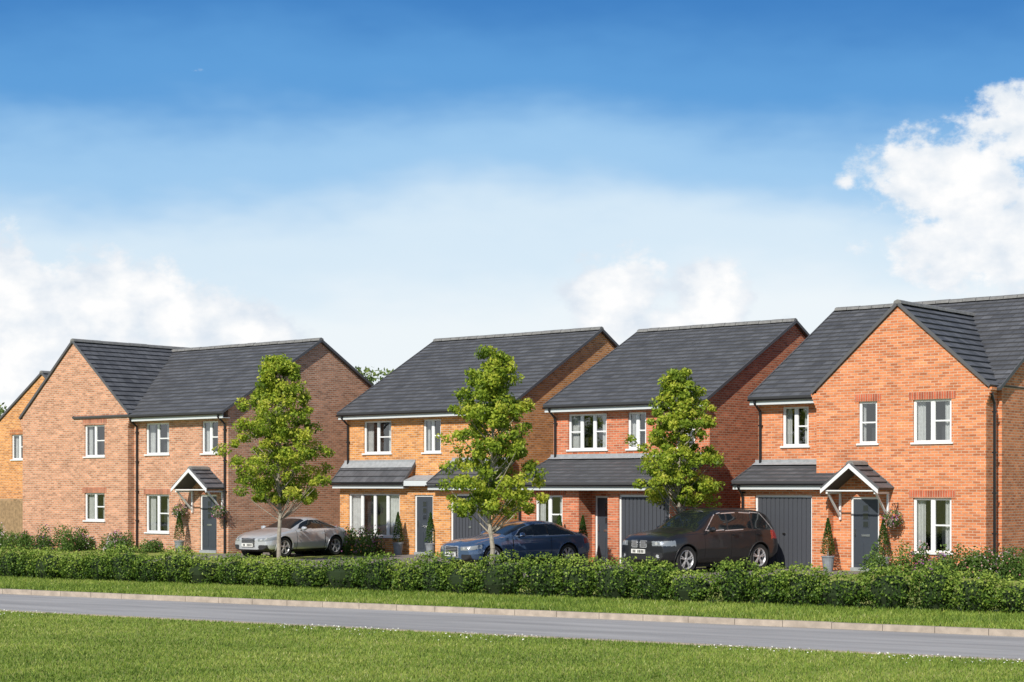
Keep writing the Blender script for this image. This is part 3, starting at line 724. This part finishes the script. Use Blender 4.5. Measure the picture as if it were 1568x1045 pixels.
SUV=dict(L=4.85,W=1.93,paint='black_paint',lip='plastic',wheels=(.93,3.86),wr_=.385,sill=.42,belt=1.14,plate_z=.56,mirror=(1.83,1.20),handles=(2.75,3.75),spokes=5,
 zt=[(0,.92),(.10,1.02),(.5,1.12),(1.35,1.21),(2.05,1.65),(2.4,1.75),(3.2,1.78),(4.1,1.73),(4.5,1.66),(4.72,1.24),(4.85,1.0)],
 zs=[(0,.80),(.10,.93),(.5,1.02),(1.35,1.10),(2.5,1.14),(4.2,1.19),(4.55,1.17),(4.75,1.05),(4.85,.88)],
 w=[(0,.82),(.1,.89),(.3,.935),(.8,.965),(1.5,.955),(3.3,.955),(3.9,.965),(4.5,.93),(4.75,.88),(4.85,.82)],
 wr=[(0,.72),(.5,.81),(1.35,.81),(2.1,.69),(2.5,.66),(4.2,.64),(4.55,.66),(4.75,.75),(4.85,.73)],
 z0=[(0,.38),(.25,.28),(.8,.26),(4,.26),(4.6,.32),(4.85,.44)],
 side=sideglass(1.76,1.15,4.45,.75,1.18,1.63,[(2.62,.035),(3.62,.035)]),wind=(1.42,2.22),rearw=(4.45,4.72),front=suv_front,doors=(1.62,2.68,3.68),extra=ex_suv)
SED=dict(L=4.62,W=1.85,paint='blue_paint',lip='blue_paint',wheels=(.88,3.63),wr_=.335,sill=.27,belt=.90,plate_z=.36,mirror=(1.85,.97),handles=(2.95,),spokes=7,
 zt=[(0,.66),(.12,.74),(.6,.86),(1.4,.97),(2.15,1.27),(2.55,1.36),(3.0,1.38),(3.4,1.33),(4.05,1.07),(4.4,1.01),(4.62,.86)],
 zs=[(0,.58),(.12,.66),(.6,.77),(1.4,.87),(2.5,.90),(3.5,.93),(4.1,.95),(4.45,.90),(4.62,.76)],
 w=[(0,.76),(.1,.84),(.3,.885),(.8,.925),(1.5,.905),(3.0,.905),(3.7,.925),(4.3,.88),(4.55,.82),(4.62,.78)],
 wr=[(0,.66),(.5,.74),(1.4,.74),(2.15,.61),(2.5,.58),(3.4,.56),(4.05,.66),(4.4,.70),(4.62,.68)],
 z0=[(0,.26),(.3,.19),(.8,.18),(3.8,.18),(4.3,.24),(4.62,.36)],
 side=sideglass(1.74,1.5,3.98,1.75,.945,1.265,[(2.92,.03)]),wind=(1.45,2.3),rearw=(3.42,4.05),front=sed_front,doors=(1.6,3.0),extra=ex_sed)
TT=dict(SED); TT.update(L=4.18,paint='silver_paint',lip='silver_paint',wheels=(.86,3.33),wr_=.335,mirror=(1.68,.96),handles=(2.7,),spokes=5,
 zt=[(0,.64),(.12,.73),(.55,.85),(1.25,.95),(1.95,1.25),(2.3,1.34),(2.7,1.33),(3.3,1.16),(3.75,1.0),(4.0,.94),(4.18,.78)],
 zs=[(0,.57),(.12,.65),(.55,.77),(1.25,.87),(2.3,.90),(3.2,.92),(3.7,.93),(4.0,.88),(4.18,.72)],
 w=[(0,.76),(.1,.84),(.3,.885),(.8,.925),(1.5,.90),(2.7,.90),(3.4,.925),(3.9,.86),(4.1,.8),(4.18,.76)],
 wr=[(0,.66),(.5,.74),(1.25,.74),(1.95,.61),(2.3,.57),(3.1,.55),(3.75,.66),(4.0,.70),(4.18,.66)],
 z0=[(0,.26),(.3,.19),(.8,.18),(3.4,.18),(3.9,.24),(4.18,.36)],
 side=sideglass(1.57,1.5,3.46,1.6,.945,1.235,[(2.72,.03)]),wind=(1.3,2.08),rearw=(2.95,3.6),front=tt_front,doors=(1.45,2.8),extra=ex_sed)
def place(S,name,c,beta):
    hd=(-math.sin(beta),-math.cos(beta)); L=S['L']; car(name,(c[0]+hd[0]*L/2,c[1]+hd[1]*L/2),beta,S)
place(TT,'parked_car',(-7.6,61.0),math.radians(38))
place(SED,'parked_car',(.1,52.7),math.radians(54))
place(SUV,'parked_suv',(5.33,49.8),math.radians(50))

# ---------------------------------------------------------------- sky & light
w=bpy.data.worlds.new('World'); scene.world=w; w.use_nodes=True; nt=w.node_tree
try:
    w.cycles.sampling_method='MANUAL'; w.cycles.sample_map_resolution=256
except Exception as ex: print(ex)
bg=nt.nodes['Background']; bg.inputs['Strength'].default_value=.1
sky=N(nt,'ShaderNodeTexSky',sky_type='NISHITA'); sky.sun_disc=False
sd=Vector((-.42,-.91,0)).normalized(); EL=math.radians(37)
sky.sun_elevation=EL; sky.sun_rotation=math.atan2(sd.x,sd.y)%(2*math.pi)
tc=N(nt,'ShaderNodeTexCoord'); sp=N(nt,'ShaderNodeSeparateXYZ'); nt.links.new(tc.outputs['Generated'],sp.inputs[0])
def M(op,a,b=None,c=None,clamp=False):
    n=N(nt,'ShaderNodeMath',operation=op); n.use_clamp=clamp
    for i,v in enumerate((a,b,c)):
        if v is None: continue
        if isinstance(v,(int,float)): n.inputs[i].default_value=v
        else: nt.links.new(v,n.inputs[i])
    return n.outputs[0]
az=M('ARCTAN2',sp.outputs[0],sp.outputs[1]); el=M('ARCSINE',sp.outputs[2])
ramp=N(nt,'ShaderNodeValToRGB'); ramp.color_ramp.interpolation='EASE'; els=ramp.color_ramp.elements
st=[(0,(.92,.96,.99)),(.095,(.88,.94,.98)),(.135,(.70,.84,.955)),(.175,(.35,.60,.88)),(.22,(.11,.345,.71)),(.275,(.045,.215,.56)),(.34,(.04,.19,.50)),(.6,(.05,.18,.45))]
while len(els)<len(st): els.new(.5)
for e_,(p,c_) in zip(els,st): e_.position=p; e_.color=(*c_,1)
nz=N(nt,'ShaderNodeTexNoise'); nz.inputs['Scale'].default_value=3.2; nz.inputs['Detail'].default_value=5; nz.inputs['Roughness'].default_value=.6
mp=N(nt,'ShaderNodeMapping'); mp.inputs['Scale'].default_value=(1,1,2.6); nt.links.new(tc.outputs['Generated'],mp.inputs[0]); nt.links.new(mp.outputs[0],nz.inputs['Vector'])
elw=M('MULTIPLY_ADD',M('SUBTRACT',nz.outputs['Fac'],.5),-.10,el); nt.links.new(elw,ramp.inputs['Fac'])
sc=N(nt,'ShaderNodeVectorMath',operation='SCALE'); sc.inputs['Scale'].default_value=10; nt.links.new(ramp.outputs[0],sc.inputs[0])
fd=N(nt,'ShaderNodeMapRange'); fd.inputs['From Min'].default_value=.35; fd.inputs['From Max'].default_value=.8; fd.inputs['To Min'].default_value=.94; fd.inputs['To Max'].default_value=0; nt.links.new(el,fd.inputs['Value'])
mx=N(nt,'ShaderNodeMix',data_type='RGBA'); nt.links.new(fd.outputs[0],mx.inputs[0]); nt.links.new(sky.outputs[0],mx.inputs[6]); nt.links.new(sc.outputs[0],mx.inputs[7])
bl=[(-.285,.098,.095,.034),(-.235,.100,.07,.029),(-.185,.092,.055,.021),(-.15,.086,.035,.013),(-.25,.066,.13,.028),(.058,.106,.032,.026),(.09,.090,.05,.014),(.113,.102,.025,.026),(.125,.078,.04,.016),
    (.255,.160,.050,.034),(.290,.190,.040,.030),(.225,.172,.028,.022),(.252,.132,.045,.028),(.295,.140,.06,.040),(-.1775,.228,.016,.006),(.186,.168,.017,.010)]
v=None
for a0,e0,ra,re in bl:
    dx=M('MULTIPLY',M('SUBTRACT',az,a0),1/ra); dy=M('MULTIPLY',M('SUBTRACT',el,e0),1/re)
    q=M('SUBTRACT',1.15 if ra>.02 else .35,M('SQRT',M('ADD',M('MULTIPLY',dx,dx),M('MULTIPLY',dy,dy))))
    v=q if v is None else M('MAXIMUM',v,q)
cv=N(nt,'ShaderNodeCombineXYZ'); nt.links.new(az,cv.inputs[0]); nt.links.new(M('MULTIPLY',el,1.3),cv.inputs[1])
n1=N(nt,'ShaderNodeTexNoise'); n1.inputs['Scale'].default_value=30; n1.inputs['Detail'].default_value=9; n1.inputs['Roughness'].default_value=.62; nt.links.new(cv.outputs[0],n1.inputs['Vector'])
n3=N(nt,'ShaderNodeTexNoise'); n3.inputs['Scale'].default_value=45; n3.inputs['Detail'].default_value=6; nt.links.new(cv.outputs[0],n3.inputs['Vector'])
dens=M('ADD',v,M('MULTIPLY',M('SUBTRACT',n1.outputs['Fac'],.5),2.6))
ss=N(nt,'ShaderNodeMapRange',interpolation_type='SMOOTHSTEP'); ss.inputs['From Min'].default_value=.0; ss.inputs['From Max'].default_value=.5; nt.links.new(dens,ss.inputs['Value'])
cr=N(nt,'ShaderNodeValToRGB'); cr.color_ramp.elements[0].position=.35; cr.color_ramp.elements[0].color=(.74,.81,.89,1); cr.color_ramp.elements[1].position=.62; cr.color_ramp.elements[1].color=(1,1,1,1)
nt.links.new(M('ADD',M('MULTIPLY',n3.outputs['Fac'],.75),M('MULTIPLY',dens,.2)),cr.inputs['Fac'])
sc2=N(nt,'ShaderNodeVectorMath',operation='SCALE'); sc2.inputs['Scale'].default_value=10; nt.links.new(cr.outputs[0],sc2.inputs[0])
mx2=N(nt,'ShaderNodeMix',data_type='RGBA'); nt.links.new(ss.outputs[0],mx2.inputs[0]); nt.links.new(mx.outputs[2],mx2.inputs[6]); nt.links.new(sc2.outputs[0],mx2.inputs[7])
nt.links.new(mx2.outputs[2],bg.inputs['Color'])
sl=bpy.data.lights.new('sun','SUN'); sl.energy=5.0; sl.angle=math.radians(.5); sl.color=(1,.94,.84)
so=bpy.data.objects.new('sun',sl); scene.collection.objects.link(so); so.location=(-20,-30,40)
D=-Vector((sd.x*math.cos(EL),sd.y*math.cos(EL),math.sin(EL))); so.rotation_euler=D.to_track_quat('-Z','Y').to_euler()
cam=bpy.data.cameras.new('camera'); co=bpy.data.objects.new('camera',cam); scene.collection.objects.link(co)
co.location=(0,0,2.4); co.rotation_euler=(math.radians(90),0,0); cam.sensor_width=36; cam.lens=62; cam.shift_y=.142; cam.clip_end=3000
scene.camera=co
scene.view_settings.view_transform='Standard'; scene.view_settings.look='None'; scene.view_settings.exposure=0
